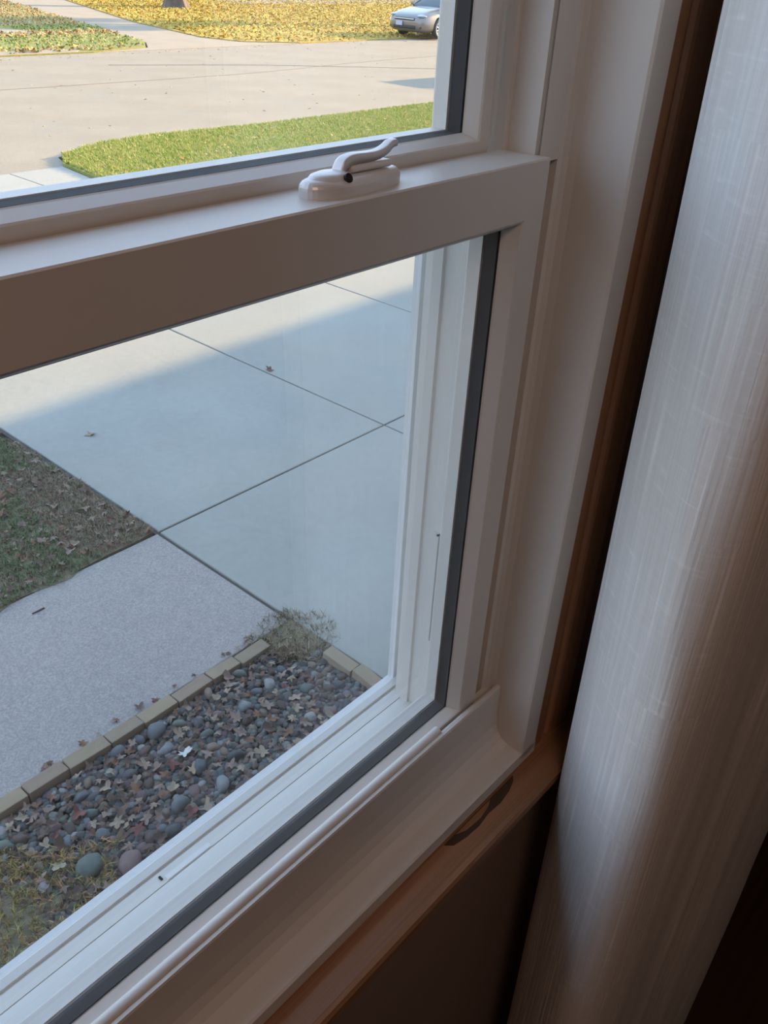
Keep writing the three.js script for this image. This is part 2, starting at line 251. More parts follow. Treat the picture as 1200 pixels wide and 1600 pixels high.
// ------------------------------------------------------------------ wood trim
{
  const st = struct('trim_1', prismX([[WIN, Y(-0.735)], [WIN, Y(-0.716)], [0.072, Y(-0.716)], [0.0765, Y(-0.7172)], [0.0788, Y(-0.7205)], [0.0788, Y(-0.731)], [0.0765, Y(-0.7345)], [0.072, Y(-0.735)]], XL - 0.16, 0.76), MAT.stoolWood, 'stained wooden window stool with a worn dark patch under the sill', 'window stool');
  // worn, blackened patch where the finish has gone, at the sill near the corner
  const s = new THREE.Shape(); const P = [[0.455, 0.0468], [0.462, 0.054], [0.478, 0.0572], [0.497, 0.0585], [0.515, 0.0565], [0.535, 0.0578], [0.553, 0.0555], [0.566, 0.0515], [0.572, 0.0468]]; P.forEach(([x, z], i) => i ? s.lineTo(x, -z) : s.moveTo(x, -z));
  const inner = new THREE.Path(); [[0.472, 0.0475], [0.484, 0.0525], [0.505, 0.054], [0.522, 0.0515], [0.53, 0.0475]].forEach(([x, z], i) => i ? inner.lineTo(x, -z) : inner.moveTo(x, -z)); s.holes.push(inner);
  const g = new THREE.ExtrudeGeometry(s, { depth: 0.0004, bevelEnabled: false }); g.rotateX(-Math.PI / 2); g.translate(0, Y(-0.716), 0); const pm = mesh('stain', g, std({ color: rgb(0.06, 0.032, 0.02), roughness: 0.5 }), st); pm.userData.label = 'blackened water stain on the wood';
  const cas = [[0.6128, WIN], [0.6128, 0.0405], [0.6145, 0.042], [0.632, 0.042], [0.636, 0.0405], [0.639, 0.0395], [0.642, 0.0375], [0.645, 0.0375], [0.6475, 0.041], [0.65, 0.0425], [0.662, 0.0435], [0.672, 0.0455], [0.676, 0.0445], [0.678, 0.041], [0.678, WIN]];
  struct('trim_2', prismY(cas, Y(-0.716), Y(0.56), 1), MAT.casingWood, 'dark brown wooden side casing with grooves between jamb and curtain', 'window casing');
  struct('trim_3', prismY(cas.map(([x, z]) => [mx(x), z]).reverse(), Y(-0.716), Y(0.56), 1), MAT.casingWood, 'dark brown wooden casing on the far side of the window', 'window casing');
}

// ------------------------------------------------------------------ curtain
{
  const weave = (u, v, bump) => {
    const N = 512, warp = hash(Math.floor(u * N), Math.floor(v * 5) , 91), warpL = vnoise(u * 170, v * 3, 170, 92), weft = hash(Math.floor(v * N), Math.floor(u * 5), 93), slubV = Math.pow(vnoise(u * 128, v * 4, 128, 94), 5), slubH = 0.5 * Math.pow(vnoise(u * 24, v * 170, 170, 95), 9);
    return bump ? 0.3 * warp + 0.12 * weft + 0.3 * warpL + 0.55 * slubV + 0.5 * slubH : 0.88 + 0.05 * warp + 0.02 * weft + 0.05 * (warpL - 0.5) + 0.16 * slubV + 0.2 * slubH;
  };
  const S = 0.42;
  const cm = new THREE.MeshPhysicalMaterial({ map: tex(512, S, (u, v) => { const f = weave(u, v, false); return [0.9 * f, 0.875 * f, 0.835 * f]; }, true), bumpMap: tex(512, S, (u, v) => { const f = weave(u, v, true); return [f, f, f]; }), bumpScale: 0.0007, roughness: 0.95, transmission: 0.12, thickness: 0, side: THREE.DoubleSide });
  const plan = new THREE.CatmullRomCurve3([[0.72, 0.115], [0.685, 0.094], [0.645, 0.083], [0.613, 0.082], [0.597, 0.0905], [0.573, 0.117], [0.551, 0.147], [0.538, 0.172], [0.538, 0.1905], [0.552, 0.204], [0.6, 0.2095], [0.66, 0.2105], [0.725, 0.2135], [0.752, 0.22], [0.772, 0.215], [0.79, 0.207], [0.83, 0.214], [0.87, 0.2265], [0.9, 0.222], [0.93, 0.215], [0.98, 0.228], [1.03, 0.24], [1.075, 0.242], [1.1, 0.232], [1.09, 0.214], [1.05, 0.205]].map(([x, z]) => V3(x, 0, z)));
  const NU = 240, NV = 110, y0 = FLOOR + 0.004, y1 = Y(0.78), pts = plan.getSpacedPoints(NU), L = plan.getLength(), pos = [], uv = [], idx = [];
  for (let j = 0; j <= NV; j++) {
    const t = j / NV, y = y0 + (y1 - y0) * t, d = y - HC;     // d: height against the eye
    for (let i = 0; i <= NU; i++) {
      const u = i / NU, p = pts[i], side = Math.max(0, 1 - Math.abs(u - 0.2) / 0.2);
      let x = p.x - 0.022 * THREE.MathUtils.smoothstep(d, -0.75, 0.1) + 0.010 * THREE.MathUtils.smoothstep(-d, 0.6, 1.2), z = p.z;
      const w = fbm(u * 0.9 + 0.05, t * 0.5, 8, 3, 97) - 0.5, w2 = vnoise(u * 22, t * 3, 64, 98) - 0.5;
      x += 0.012 * w + 0.0025 * w2 * side; z += 0.016 * w * u + 0.003 * w2;
      // a soft diagonal crease in the big first fold
      const c = u - (0.34 - 0.16 * (d + 0.85)); x += -0.004 * Math.exp(-c * c / 0.0004) * Math.exp(-Math.pow((d + 0.55) / 0.35, 2));
      pos.push(x, y, z); uv.push(u * L, y);
    }
  }
  for (let j = 0; j < NV; j++) for (let i = 0; i < NU; i++) { const a = j * (NU + 1) + i, b = a + 1, c = a + NU + 1, d = c + 1; idx.push(a, c, b, b, c, d); }
  const g = new THREE.BufferGeometry(); g.setAttribute('position', new THREE.Float32BufferAttribute(pos, 3)); g.setAttribute('uv', new THREE.Float32BufferAttribute(uv, 2)); g.setIndex(idx); g.computeVertexNormals();
  tag(mesh('curtain', g, cm, scene), 'off-white slubbed linen curtain hanging in folds beside the window', 'curtain');
}

// ------------------------------------------------------------------ ground outside
const G = (x, z) => [HC * x, 0.33 + HC * z];
struct('ground', box(-60, 140, -0.6, -0.06, -140, WOUT - 0.02), MAT.soil, 'bare brown soil under the lawns', 'ground');
{ // driveway of cast slabs
  const dr = group('driveway', 'pale concrete driveway of large cast slabs, half in house shade', 'driveway', 'structure');
  const e = 0.006, cols = [2.119, 3.9, 5.66, 7.67], zs = [-0.16, -2.962, -6.35, -10.92];
  for (let i = 0; i < 3; i++) for (let j = 0; j < 3; j++) {
    let pts = [[cols[i] + e, zs[j] - e], [cols[i + 1] - e, zs[j] - e], [cols[i + 1] - e, zs[j + 1] + e], [cols[i] + e, zs[j + 1] + e]];
    if (i === 2 && j === 2) pts = [[cols[2] + e, zs[2] - e], [7.4, zs[2] - e], [6.76, -8.0], [6.3, -9.9], [6.42, -10.92], [cols[2] + e, -10.92]];
    mesh('slab', slab(pts, -0.12, 0), MAT.drive, dr);
  }
  for (let j = 0; j < 3; j++) mesh('joint_filler', box(cols[1] - e, cols[1] + e, -0.1, -0.009, zs[j + 1], zs[j]), MAT.darkLine, dr);
}
{
  const wk = group('walkway', 'grey-pink aggregate concrete front walk between lawn and pebble bed', 'path', 'structure');
  mesh('slab', slab([[0.9 - 2.2, -1.965], [2.107, -1.965], [2.107, -2.958], [0.9 - 2.2, -2.958]], -0.12, -0.002), MAT.walk, wk);
  mesh('slab', slab([[-4, -1.965], [-1.31, -1.965], [-1.31, -2.958], [-4, -2.958]], -0.12, -0.002), MAT.walk, wk);
  mesh('joint_filler', box(2.106, 2.126, -0.1, -0.012, -6.3, -1.5), MAT.darkLine, wk);
}
struct('road', slab([[-60, -10.935], [6.5, -10.935], [6.7, -11.5], [7.5, -11.86], [8.6, -11.98], [10.5, -11.8], [130, -11.8], [130, -22.6], [-60, -22.6]], -0.3, -0.01, 0.003), MAT.road, 'wide sunlit pale street with narrow dark lines', 'road');
{
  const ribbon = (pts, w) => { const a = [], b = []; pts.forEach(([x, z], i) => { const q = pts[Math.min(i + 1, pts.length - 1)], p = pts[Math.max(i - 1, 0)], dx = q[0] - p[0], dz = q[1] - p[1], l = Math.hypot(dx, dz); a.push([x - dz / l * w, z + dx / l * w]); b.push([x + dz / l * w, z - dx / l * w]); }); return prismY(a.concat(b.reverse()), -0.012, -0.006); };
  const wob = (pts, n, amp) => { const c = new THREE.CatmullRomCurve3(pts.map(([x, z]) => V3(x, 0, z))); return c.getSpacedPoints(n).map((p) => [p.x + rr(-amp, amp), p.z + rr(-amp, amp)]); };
  tag(mesh(numbered('road_line'), ribbon(wob([[13.3, -20.2], [15.2, -19.4], [16.7, -18.72], [19, -17.25], [20.75, -16.02], [23, -14.4]], 60, 0.015), 0.035), MAT.darkLine, scene), 'narrow dark line running across the street diagonally', 'road crack', null, 'structure');  // thin dark ribbon laid diagonally over the road surface
  tag(mesh(numbered('road_line'), ribbon(wob([[4, -17.7], [9.1, -17.6], [12, -17.52], [15.6, -17.5], [19.8, -18], [25, -18.3]], 60, 0.02), 0.03), std({ color: rgb(0.19, 0.155, 0.12), roughness: 0.95 }), scene), 'faint dark line running along the middle of the street', 'road crack', null, 'structure');  // second ribbon, somewhat darker than the road around it
}
// lawns: soil-coloured turf with grass on it
const turfTex = (a, b, c, k, m = 1.6) => tex(512, m, (u, v) => { const f = fbm(u, v, 6, 4, k), h = fbm(u, v, 90, 2, k + 3), s = hash(Math.floor(u * 512), Math.floor(v * 512), k + 5); let q = mixc(a, b, Math.min(1, Math.max(0, (f - 0.3) * 2))); q = mixc(q, c, h > 0.56 ? 0.75 : 0.1); return q.map((x) => x * (0.7 + 0.6 * s)); }, true);
MAT.turfNear = std({ map: turfTex([0.17, 0.162, 0.085], [0.204, 0.153, 0.102], [0.238, 0.17, 0.119], 110), roughness: 1 });
MAT.turfStreet = std({ map: turfTex([0.182, 0.21, 0.032], [0.238, 0.238, 0.056], [0.35, 0.294, 0.098], 120), roughness: 1 });
MAT.turfFar = std({ map: turfTex([0.277, 0.196, 0.034], [0.385, 0.252, 0.049], [0.508, 0.35, 0.098], 130, 3), roughness: 1 });
MAT.turfGreen = std({ map: turfTex([0.175, 0.203, 0.042], [0.224, 0.224, 0.056], [0.336, 0.252, 0.091], 140, 3), roughness: 1 });
const lawnEdge = [[2.06, -4.47], [2.1, -4.16], [2.09, -3.82], [2.107, -3.69], [2.09, -3.44], [2.107, -3.23], [2.1, -2.985], [1.987, -2.97], [1.821, -2.975], [1.657, -2.965], [1.594, -2.93], [1.459, -2.95], [1.34, -2.97], [1.221, -2.93]];
struct('lawn', prismY([[2.06, -10.9], ...lawnEdge, [0.5, -2.96], [-12, -2.96], [-12, -10.9]], -0.1, 0.0), MAT.turfNear, 'shaded thin lawn corner with brown leaves between walk and driveway', 'lawn');
struct('lawn', prismY([[6.34, -9.9], [6.78, -8], [7.42, -6.4], [7.7, -6.3], [7.7, -0.2], [60, -0.2], [60, -11.78], [10.5, -11.78], [8.6, -11.95], [7.55, -11.83], [6.75, -11.45], [6.44, -10.95]], -0.1, 0.03), MAT.turfStreet, 'sunlit green lawn between driveway and near kerb', 'lawn');
const FD = [[14.6, -22.62], [16.6, -23.2], [17.4, -24.4], [18.74, -28.7], [21.6, -38.6], [27, -60], [34, -60], [25.7, -42.4], [21.4, -30.7], [20.1, -25.2], [20.4, -23.6], [22, -22.62]];
struct('driveway_across', slab(FD, -0.2, 0.0, 0.01), MAT.kerb, 'pale concrete driveway across the street, streaked by tree shadow', 'driveway');
struct('lawn', prismY([[14.5, -22.64], [16.55, -23.22], [17.36, -24.42], [18.7, -28.7], [21.56, -38.6], [26.9, -60], [26.9, -130], [-50, -130], [-50, -22.64]], -0.2, 0.02), MAT.turfGreen, 'green lawn with scattered orange leaves left of the driveway across', 'lawn');
struct('lawn', prismY([[22.05, -22.64], [20.45, -23.62], [20.15, -25.2], [21.45, -30.7], [25.75, -42.4], [34.1, -60], [34.1, -130], [130, -130], [130, -22.64]], -0.2, 0.02), MAT.turfFar, 'lawn across the street covered with yellow fallen leaves', 'lawn');
struct('kerb', slab([[-30, -22.66], [14.0, -22.66], [14.3, -23.0], [13.6, -23.3], [-30, -23.3]], -0.1, 0.035, 0.02), MAT.kerb, 'pale kerb strip with leaves along the far gutter', 'kerb');
struct('sidewalk', slab([[-30, -28.0], [15.8, -27.9], [15.9, -28.3], [15.4, -29.4], [-30, -29.6]], -0.1, 0.03, 0.01), MAT.kerb, 'short stretch of pale sidewalk in the lawn across', 'sidewalk');
struct('sidewalk', slab([[34, -38.9], [90, -38.3], [90, -41.6], [34, -41.6]], -0.1, 0.04, 0.01), std({ map: concreteTex([0.35, 0.252, 0.196], 4, 0.2, 6), roughness: 1 }), 'pinkish leaf-strewn walk behind the parked silver car', 'sidewalk');

// ------------------------------------------------------------------ brick edging
{
  const be = group('brick_edging', 'low edging of tan bricks between walk and pebble bed', 'edging');
  const mats = [[0.441, 0.336, 0.223], [0.399, 0.304, 0.207], [0.483, 0.367, 0.238], [0.42, 0.304, 0.213]].map((c, i) => std({ map: concreteTex(c, 4, 0.22, 150 + i), roughness: 0.95, bumpMap: fineBump, bumpScale: 0.003 }));
  const geo = [0.148, 0.16, 0.172].map((l) => { const g = new RoundedBoxGeometry(l, 0.09, 0.062, 2, 0.004); return g; });
  let x = 1.925; let i = 0;
  while (x > -0.2) {
    const k = i % 3 === 0 ? 1 : i % 3 === 1 ? 0 : 2, l = [0.148, 0.16, 0.172][k], b = mesh('brick', geo[k], mats[(i * 7 + 1) % 4], be);
    b.position.set(x - l / 2, -0.032 + rr(-0.004, 0.004), -1.93 + 0.02 * Math.max(0, (x - 1)) - 0.006 + rr(-0.004, 0.004)); b.rotation.set(rr(-0.05, 0.05), rr(-0.03, 0.03), rr(-0.03, 0.03)); x -= l + 0.003; i++;
  }
  const be2 = group('brick_edging', 'pair of sunken pale bricks along the driveway side of the bed', 'edging');
  for (const [bx, bz] of [[2.072, -1.6], [2.075, -1.43]]) { const b = mesh('brick', geo[1], mats[0], be2); b.position.set(bx, -0.022, bz); b.rotation.set(0.04, Math.PI / 2 + rr(-0.05, 0.05), 0.05); }
}

// ------------------------------------------------------------------ pebble bed
struct('planting_bed', prismY([[-0.4, -1.9], [1.95, -1.885], [2.04, -1.7], [2.1, -1.4], [2.1, -0.16], [-0.4, -0.16]], -0.1, -0.03), MAT.soil, 'dark soil of the bed under the window', 'bed');
function stoneGeo(k, s = 2) {
  let g = new THREE.IcosahedronGeometry(1, s); g.deleteAttribute('uv'); g.deleteAttribute('normal'); g = mergeVertices(g, 1e-4); const p = g.attributes.position, o = k * 7.3;
  for (let i = 0; i < p.count; i++) {
    const v = V3(p.getX(i), p.getY(i), p.getZ(i)), n = 0.16 * Math.sin(v.x * 2.1 + o) * Math.cos(v.y * 1.7 - o) + 0.12 * Math.sin(v.z * 2.6 + o * 1.3) + 0.05 * Math.sin(v.x * 5 + v.z * 4 + o);
    v.multiplyScalar(1 + n); for (const a of ['x', 'z']) v[a] = Math.sign(v[a]) * Math.pow(Math.abs(v[a]), 0.88); p.setXYZ(i, v.x, v.y, v.z);
  }
  g.computeVertexNormals(); const uv = new Float32Array(p.count * 2); for (let i = 0; i < p.count; i++) { uv[2 * i] = p.getX(i) * 0.5 + 0.3 * p.getY(i); uv[2 * i + 1] = p.getZ(i) * 0.5; } g.setAttribute('uv', new THREE.BufferAttribute(uv, 2)); return g;
}
const stoneGeos = Array.from({ length: 10 }, (_, k) => stoneGeo(k + 1));
const stoneTone = tex(128, 1, (u, v) => { const f = 0.72 + 0.4 * fbm(u, v, 6, 4, 160) + 0.16 * (hash(Math.floor(u * 128), Math.floor(v * 128), 161) - 0.5); return [f, f, f]; }, true);
const STONES = {
  'blue-grey': [[0.123, 0.125, 0.127], [0.091, 0.099, 0.103]], 'dark grey': [[0.062, 0.061, 0.061], [0.082, 0.072, 0.068]], 'brown': [[0.114, 0.072, 0.051], [0.082, 0.053, 0.041]],
  'mauve-pink': [[0.173, 0.106, 0.093], [0.132, 0.087, 0.082]], 'tan': [[0.214, 0.152, 0.106], [0.173, 0.125, 0.089]], 'pale grey': [[0.271, 0.251, 0.226], [0.205, 0.205, 0.198]], 'green-grey': [[0.107, 0.125, 0.103], [0.139, 0.152, 0.12]],
};
const stoneMats = Object.fromEntries(Object.entries(STONES).map(([k, cs]) => [k, cs.map((c) => std({ color: rgb(...c), map: stoneTone, roughness: 0.72 }))]));
const stoneSpots = [];                                     // x, z, radius of every placed stone
function freeSpot(x, z, r, tight) { for (const s of stoneSpots) { const d = (s[0] - x) ** 2 + (s[1] - z) ** 2; if (d < (tight * (s[2] + r)) ** 2) return false; } return true; }
function placeStone(x, z, a, b, h, turn, kind, variant, geoK, label, grp) {
  const m = mesh(numbered('river_stone'), stoneGeos[geoK % stoneGeos.length], stoneMats[kind][variant], scene);
  m.scale.set(a, h, b); m.position.set(x, -0.03 + h * 0.86, z); m.rotation.set(rr(-0.18, 0.18), turn, rr(-0.18, 0.18)); stoneSpots.push([x, z, Math.max(a, b) * (a > 0.03 ? 1.1 : 0.9)]);
  tag(m, label, 'stone', grp); return m;
}
placeStone(1.285, -1.845, 0.04, 0.033, 0.028, 0.4, 'blue-grey', 0, 3, 'flat blue-grey stone touching the tan brick edging', 'single stones');
placeStone(1.3, -1.455, 0.042, 0.023, 0.024, 0.9, 'pale grey', 1, 2, 'long pale grey river stone lying near the window side of the bed', 'single stones');
placeStone(0.777, -1.5, 0.052, 0.04, 0.034, 0.2, 'green-grey', 0, 4, 'large green-grey rock among the dry leaves', 'single stones');
placeStone(0.868, -1.42, 0.048, 0.04, 0.032, 0.8, 'mauve-pink', 0, 5, 'large mauve-pink rock among the dry leaves', 'single stones');
placeStone(0.634, -1.545, 0.019, 0.024, 0.02, 0.3, 'pale grey', 0, 6, 'small white pebble alone on the olive ground cover', 'single stones');
placeStone(1.136, -1.5, 0.036, 0.026, 0.026, 0.3, 'blue-grey', 0, 7, 'blocky blue-grey stone in the middle of the pebble bed', 'single stones');
{
  const kinds = ['blue-grey', 'blue-grey', 'dark grey', 'dark grey', 'brown', 'brown', 'brown', 'mauve-pink', 'mauve-pink', 'tan', 'tan', 'pale grey', 'green-grey'];
  let n = stoneSpots.length;
  const stoneLabel = (k, x, z, r) => `${r > 0.0195 ? 'large' : r > 0.0165 ? 'medium-sized' : 'small'} ${k} river stone ${x > 1.75 ? 'at the driveway end of the pebble bed' : x < 1.0 ? 'among the dry leaves near the ground cover' : z < -1.77 ? 'close against the tan brick edging' : z > -1.52 ? 'on the house side of the pebble bed' : 'along the middle of the pebble bed'}`;
  const inBed = (x, z) => z > -1.885 - 0.0 && z < -1.30 && x < 2.03 + (-1.3 - z) * 0.02 && x > 0.3;
  for (let t = 0; t < 40000 && n < 300; t++) {
    const x = rr(0.62, 2.06), z = rr(-1.868, -1.36), r = 0.0145 + 0.012 * Math.pow(rnd(), 1.8);
    if (!inBed(x, z) || (x > 1.88 && z < -1.72) || !freeSpot(x, z, r, 0.9)) continue;
    if (x < 0.95 && rnd() < 0.6) continue;
    const e = rr(1.0, 1.4), k = pick(kinds);
    placeStone(x, z, r * e, r / e * 1.05, r * rr(0.6, 0.85), rr(0, 3.14), k, rnd() < 0.5 ? 0 : 1, Math.floor(rnd() * 10), stoneLabel(k, x, z, r), `${k} river stones of the pebble bed`); n++;
  }
  // the small pebbles in between: beyond counting
  const M = 6400, im = new THREE.InstancedMesh(stoneGeo(31, 1), std({ color: rgb(1, 1, 1), map: stoneTone, roughness: 0.8 }), M), q = new THREE.Quaternion(), mt = new THREE.Matrix4(), eu = new THREE.Euler(); im.name = 'pebbles';
  const flat = Object.values(STONES).flat();
  for (let i = 0; i < M; i++) {
    const x = rr(0.2, 2.07), z = rr(-1.89, -1.2), r = rr(0.008, 0.0165); eu.set(rr(-0.5, 0.5), rr(0, 6.28), rr(-0.5, 0.5));
    const ok = !(x > 1.9 && z < -1.74); mt.compose(V3(ok ? x : 1.2, -0.029 + (ok ? rr(0.001, 0.012) : 0), z), q.setFromEuler(eu), V3(r * rr(0.9, 1.35), r * 0.72, r)); im.setMatrixAt(i, mt); im.setColorAt(i, rgb(...pick(flat)).multiplyScalar(rr(0.7, 1.05)));
  }
  im.castShadow = im.receiveShadow = true; scene.add(im); tag(im, 'small mixed pebbles filling the gaps between the river stones', 'pebbles', null, 'stuff');
}

// ------------------------------------------------------------------ leaves
function leafGeo(k, lobes, sharp) { // lobed blade, cupped and crumpled
  const N = lobes * 4, pos = [0, 0, 0], idx = [], uv = [0.5, 0.5];
  const lift = (x, y, a, r) => 0.55 * (x * x * Math.sin(k * 2.3) + y * y * Math.cos(k * 1.7)) + 0.2 * Math.sin(a * 2 + k * 3) * r + 0.14 * Math.sin(a * 5 + k) * r * r + 0.25 * x * y * Math.sin(k * 5);
  for (const ring of [0.5, 1]) for (let i = 0; i < N; i++) {
    const a = i / N * 2 * Math.PI, ph = (a * lobes / (2 * Math.PI)) % 1, tip = Math.pow(1 - Math.abs(ph - 0.5) * 2, sharp), back = 0.62 + 0.38 * Math.cos(a), irr = 0.82 + 0.3 * hash(Math.floor(a * lobes / 6.2832), Math.floor(k * 10), 9);
    const r = ring * (ring < 1 ? 0.62 : (0.45 + 0.55 * tip)) * (0.55 + 0.45 * back) * irr, x = r * Math.cos(a), y = r * Math.sin(a) * 0.8; pos.push(x, lift(x, y, a, r), y); uv.push(0.5 + x / 2, 0.5 + y / 2);
  }
  for (let i = 0; i < N; i++) { const j = (i + 1) % N; idx.push(0, 1 + j, 1 + i, 1 + i, 1 + j, 1 + N + i, 1 + j, 1 + N + j, 1 + N + i); }
  const g = new THREE.BufferGeometry(); g.setAttribute('position', new THREE.Float32BufferAttribute(pos, 3)); g.setAttribute('uv', new THREE.Float32BufferAttribute(uv, 2)); g.setIndex(idx); g.computeVertexNormals(); return g;
}
const leafGeos = [leafGeo(0.3, 5, 0.8), leafGeo(1.1, 5, 1.2), leafGeo(2.2, 7, 0.7), leafGeo(0.8, 3, 0.8), leafGeo(1.7, 5, 0.9), leafGeo(2.9, 5, 0.7), leafGeo(3.6, 3, 0.6)];
const stemGeo = new THREE.CylinderGeometry(0.025, 0.02, 0.7, 4); stemGeo.rotateZ(Math.PI / 2); stemGeo.translate(-0.55, 0.02, 0);
const LEAF = { 'pinkish-brown': [0.258, 0.175, 0.133], 'dark brown': [0.129, 0.076, 0.053], 'rust-brown': [0.198, 0.099, 0.053], 'buff': [0.319, 0.236, 0.16], 'dull red': [0.182, 0.065, 0.053] };
const leafMats = Object.fromEntries(Object.entries(LEAF).map(([k, c]) => [k, std({ color: rgb(...c), map: stoneTone, roughness: 0.85, side: THREE.DoubleSide })]));
function leaf(x, y, z, s, kind, where, grp, mat) {
  const g = new THREE.Group(); g.name = numbered('fallen_leaf'); scene.add(g); g.position.set(x, y, z); g.rotation.set(rr(-0.35, 0.35), rr(0, 6.28), rr(-0.35, 0.35)); g.scale.setScalar(s);
  const lg = pick(leafGeos); mesh('blade', kind ? lg : leafGeos[0], mat ?? leafMats[kind], g); mesh('stem', stemGeo, mat ?? leafMats[kind], g); return tag(g, where, 'leaf', grp);
}
const heightAt = (x, z) => { let h = -0.012; for (const s of stoneSpots) { const d = Math.hypot(s[0] - x, s[1] - z); if (d < s[2]) h = Math.max(h, -0.03 + s[2] * 1.25 * Math.sqrt(1 - (d / s[2]) ** 2 * 0.8)); } return h; };
leaf(1.289, heightAt(1.289, -1.67) + 0.014, -1.67, 0.044, '', 'single almost white lobed leaf lying on the pebbles', 'single leaves', std({ color: rgb(0.5, 0.48, 0.42), roughness: 0.8, side: THREE.DoubleSide }));
leaf(0.705, heightAt(0.705, -1.575) + 0.024, -1.575, 0.046, '', 'large pale buff leaf beside the green-grey rock', 'single leaves', std({ color: rgb(0.33, 0.265, 0.185), roughness: 0.85, side: THREE.DoubleSide }));
leaf(1.262, heightAt(1.26, -1.58) + 0.015, -1.585, 0.04, '', 'curled light tan leaf beside the almost white leaf', 'single leaves', std({ color: rgb(0.36, 0.25, 0.155), roughness: 0.85, side: THREE.DoubleSide }));
leaf(3.94, 0.006, -4.12, 0.05, '', 'lone brown leaf on the shaded middle of the driveway', 'single leaves', leafMats['rust-brown']);
leaf(2.469, 0.006, -4.12, 0.045, '', 'lone tan leaf on the driveway beside the lawn edge', 'single leaves', leafMats.buff);
{
  const ks = Object.keys(LEAF), kd = ['pinkish-brown', 'pinkish-brown', 'dark brown', 'dark brown', 'rust-brown', 'buff'];
  const leafSpots = [[1.289, -1.67, 0.044], [0.705, -1.575, 0.05], [1.262, -1.585, 0.04]], size = (q) => (q > 0.032 ? 'large' : q > 0.025 ? 'medium' : 'small');
  for (let i = 0, tries = 0; i < 225 && tries < 6000; tries++) {   // on the pebbles, thickest towards the ground cover
    const t = Math.pow(rnd(), 1.7), x = 0.62 + 1.3 * t, z = t < 0.35 ? rr(-1.87, -1.37) : (rnd() < 0.55 ? rr(-1.87, -1.72) : rr(-1.87, -1.37)), k = i % 23 === 0 ? 'dull red' : pick(kd), q = rr(0.02, 0.041);
    if (leafSpots.some(([a, b, c]) => Math.hypot(a - x, b - z) < 0.62 * (c + q)) || stoneSpots.some(([a, b, c]) => c > 0.024 && Math.hypot(a - x, b - z) < c + 0.4 * q)) continue;
    leafSpots.push([x, z, q]); i++;
    leaf(x, heightAt(x, z) + rr(0.008, 0.018), z, q, k, `${size(q)} ${k} dry leaf lying on the pebbles ${x > 1.45 ? 'towards the driveway corner' : x < 0.95 ? 'beside the olive ground cover' : z < -1.74 ? 'close to the tan bricks' : 'in the middle of the bed'}`, `${k} leaves on the pebble bed`);
  }
  for (let i = 0; i < 22; i++) { const x = rr(0.4, 1.95), k = pick(ks); leaf(x, 0.006, -1.972 - rr(0, 0.04) * rr(0.3, 1), rr(0.014, 0.03), k, `${k} dry leaf caught on the walk against the bricks`, `${k} leaves along the brick edging`); }
  // lawn corner
  for (let i = 0; i < 130; i++) {
    const x = 2.1 - 0.95 * Math.pow(rnd(), 1.2), z = rr(-4.3, -2.97), k = pick(kd); if (x > 2.07 || leafSpots.some(([a, b]) => Math.hypot(a - x, b - z) < 0.05)) continue; leafSpots.push([x, z, 0.03]);
    const q = rr(0.022, 0.04); leaf(x, 0.02 + rr(0, 0.012), z, q, k, `${size(q)} ${k} dry leaf in the grass of the lawn ${x > 1.95 ? 'along the driveway edge' : z > -3.2 ? 'along the front walk' : 'corner away from the paving'}`, `${k} leaves on the lawn corner`);
  }
}
function scatter(name, geo, mat, n, fn, label, category) {
  const im = new THREE.InstancedMesh(geo, mat, n), q = new THREE.Quaternion(), e = new THREE.Euler(), m = new THREE.Matrix4(); im.name = numbered(name);
  for (let i = 0; i < n; i++) { const p = fn(i); e.set(p.rx ?? 0, p.ry ?? rr(0, 6.28), p.rz ?? 0); m.compose(V3(p.x, p.y, p.z), q.setFromEuler(e), V3(p.sx ?? p.s, p.sy ?? p.s, p.sz ?? p.s)); im.setMatrixAt(i, m); im.setColorAt(i, rgb(...p.c)); }
  im.castShadow = im.receiveShadow = true; scene.add(im); return tag(im, label, category, null, 'stuff');
}
const white = std({ color: rgb(1, 1, 1), roughness: 0.85, side: THREE.DoubleSide });
const inPoly = (P, x, z) => { let c = false; for (let i = 0, j = P.length - 1; i < P.length; j = i++) if ((P[i][1] > z) !== (P[j][1] > z) && x < (P[j][0] - P[i][0]) * (z - P[i][1]) / (P[j][1] - P[i][1]) + P[i][0]) c = !c; return c; };
const within = (P, x0, x1, z0, z1) => { for (;;) { const x = rr(x0, x1), z = rr(z0, z1); if (inPoly(P, x, z)) return [x, z]; } };
const bladeGeo = (() => { const pos = [], idx = []; for (let b = 0; b < 5; b++) { const a = b * 1.35, w = 0.0022, bend = 0.012 + 0.006 * b, dx = Math.cos(a), dz = Math.sin(a), o = pos.length / 3, ox = 0.006 * Math.cos(b * 2.1), oz = 0.006 * Math.sin(b * 2.1); for (const [t, ww] of [[0, 1], [0.55, 0.8], [1, 0]]) { const r = bend * t * t, y = 0.04 * t * (1 - 0.1 * t); pos.push(ox + dx * r - dz * w * ww, y, oz + dz * r + dx * w * ww, ox + dx * r + dz * w * ww, y, oz + dz * r - dx * w * ww); } idx.push(o, o + 1, o + 2, o + 1, o + 3, o + 2, o + 2, o + 3, o + 4); } const g = new THREE.BufferGeometry(); g.setAttribute('position', new THREE.Float32BufferAttribute(pos, 3)); g.setIndex(idx); g.computeVertexNormals(); return g; })();
const nearLawn = [[2.06, -4.9], ...lawnEdge, [0.9, -2.96], [0.9, -4.9]];
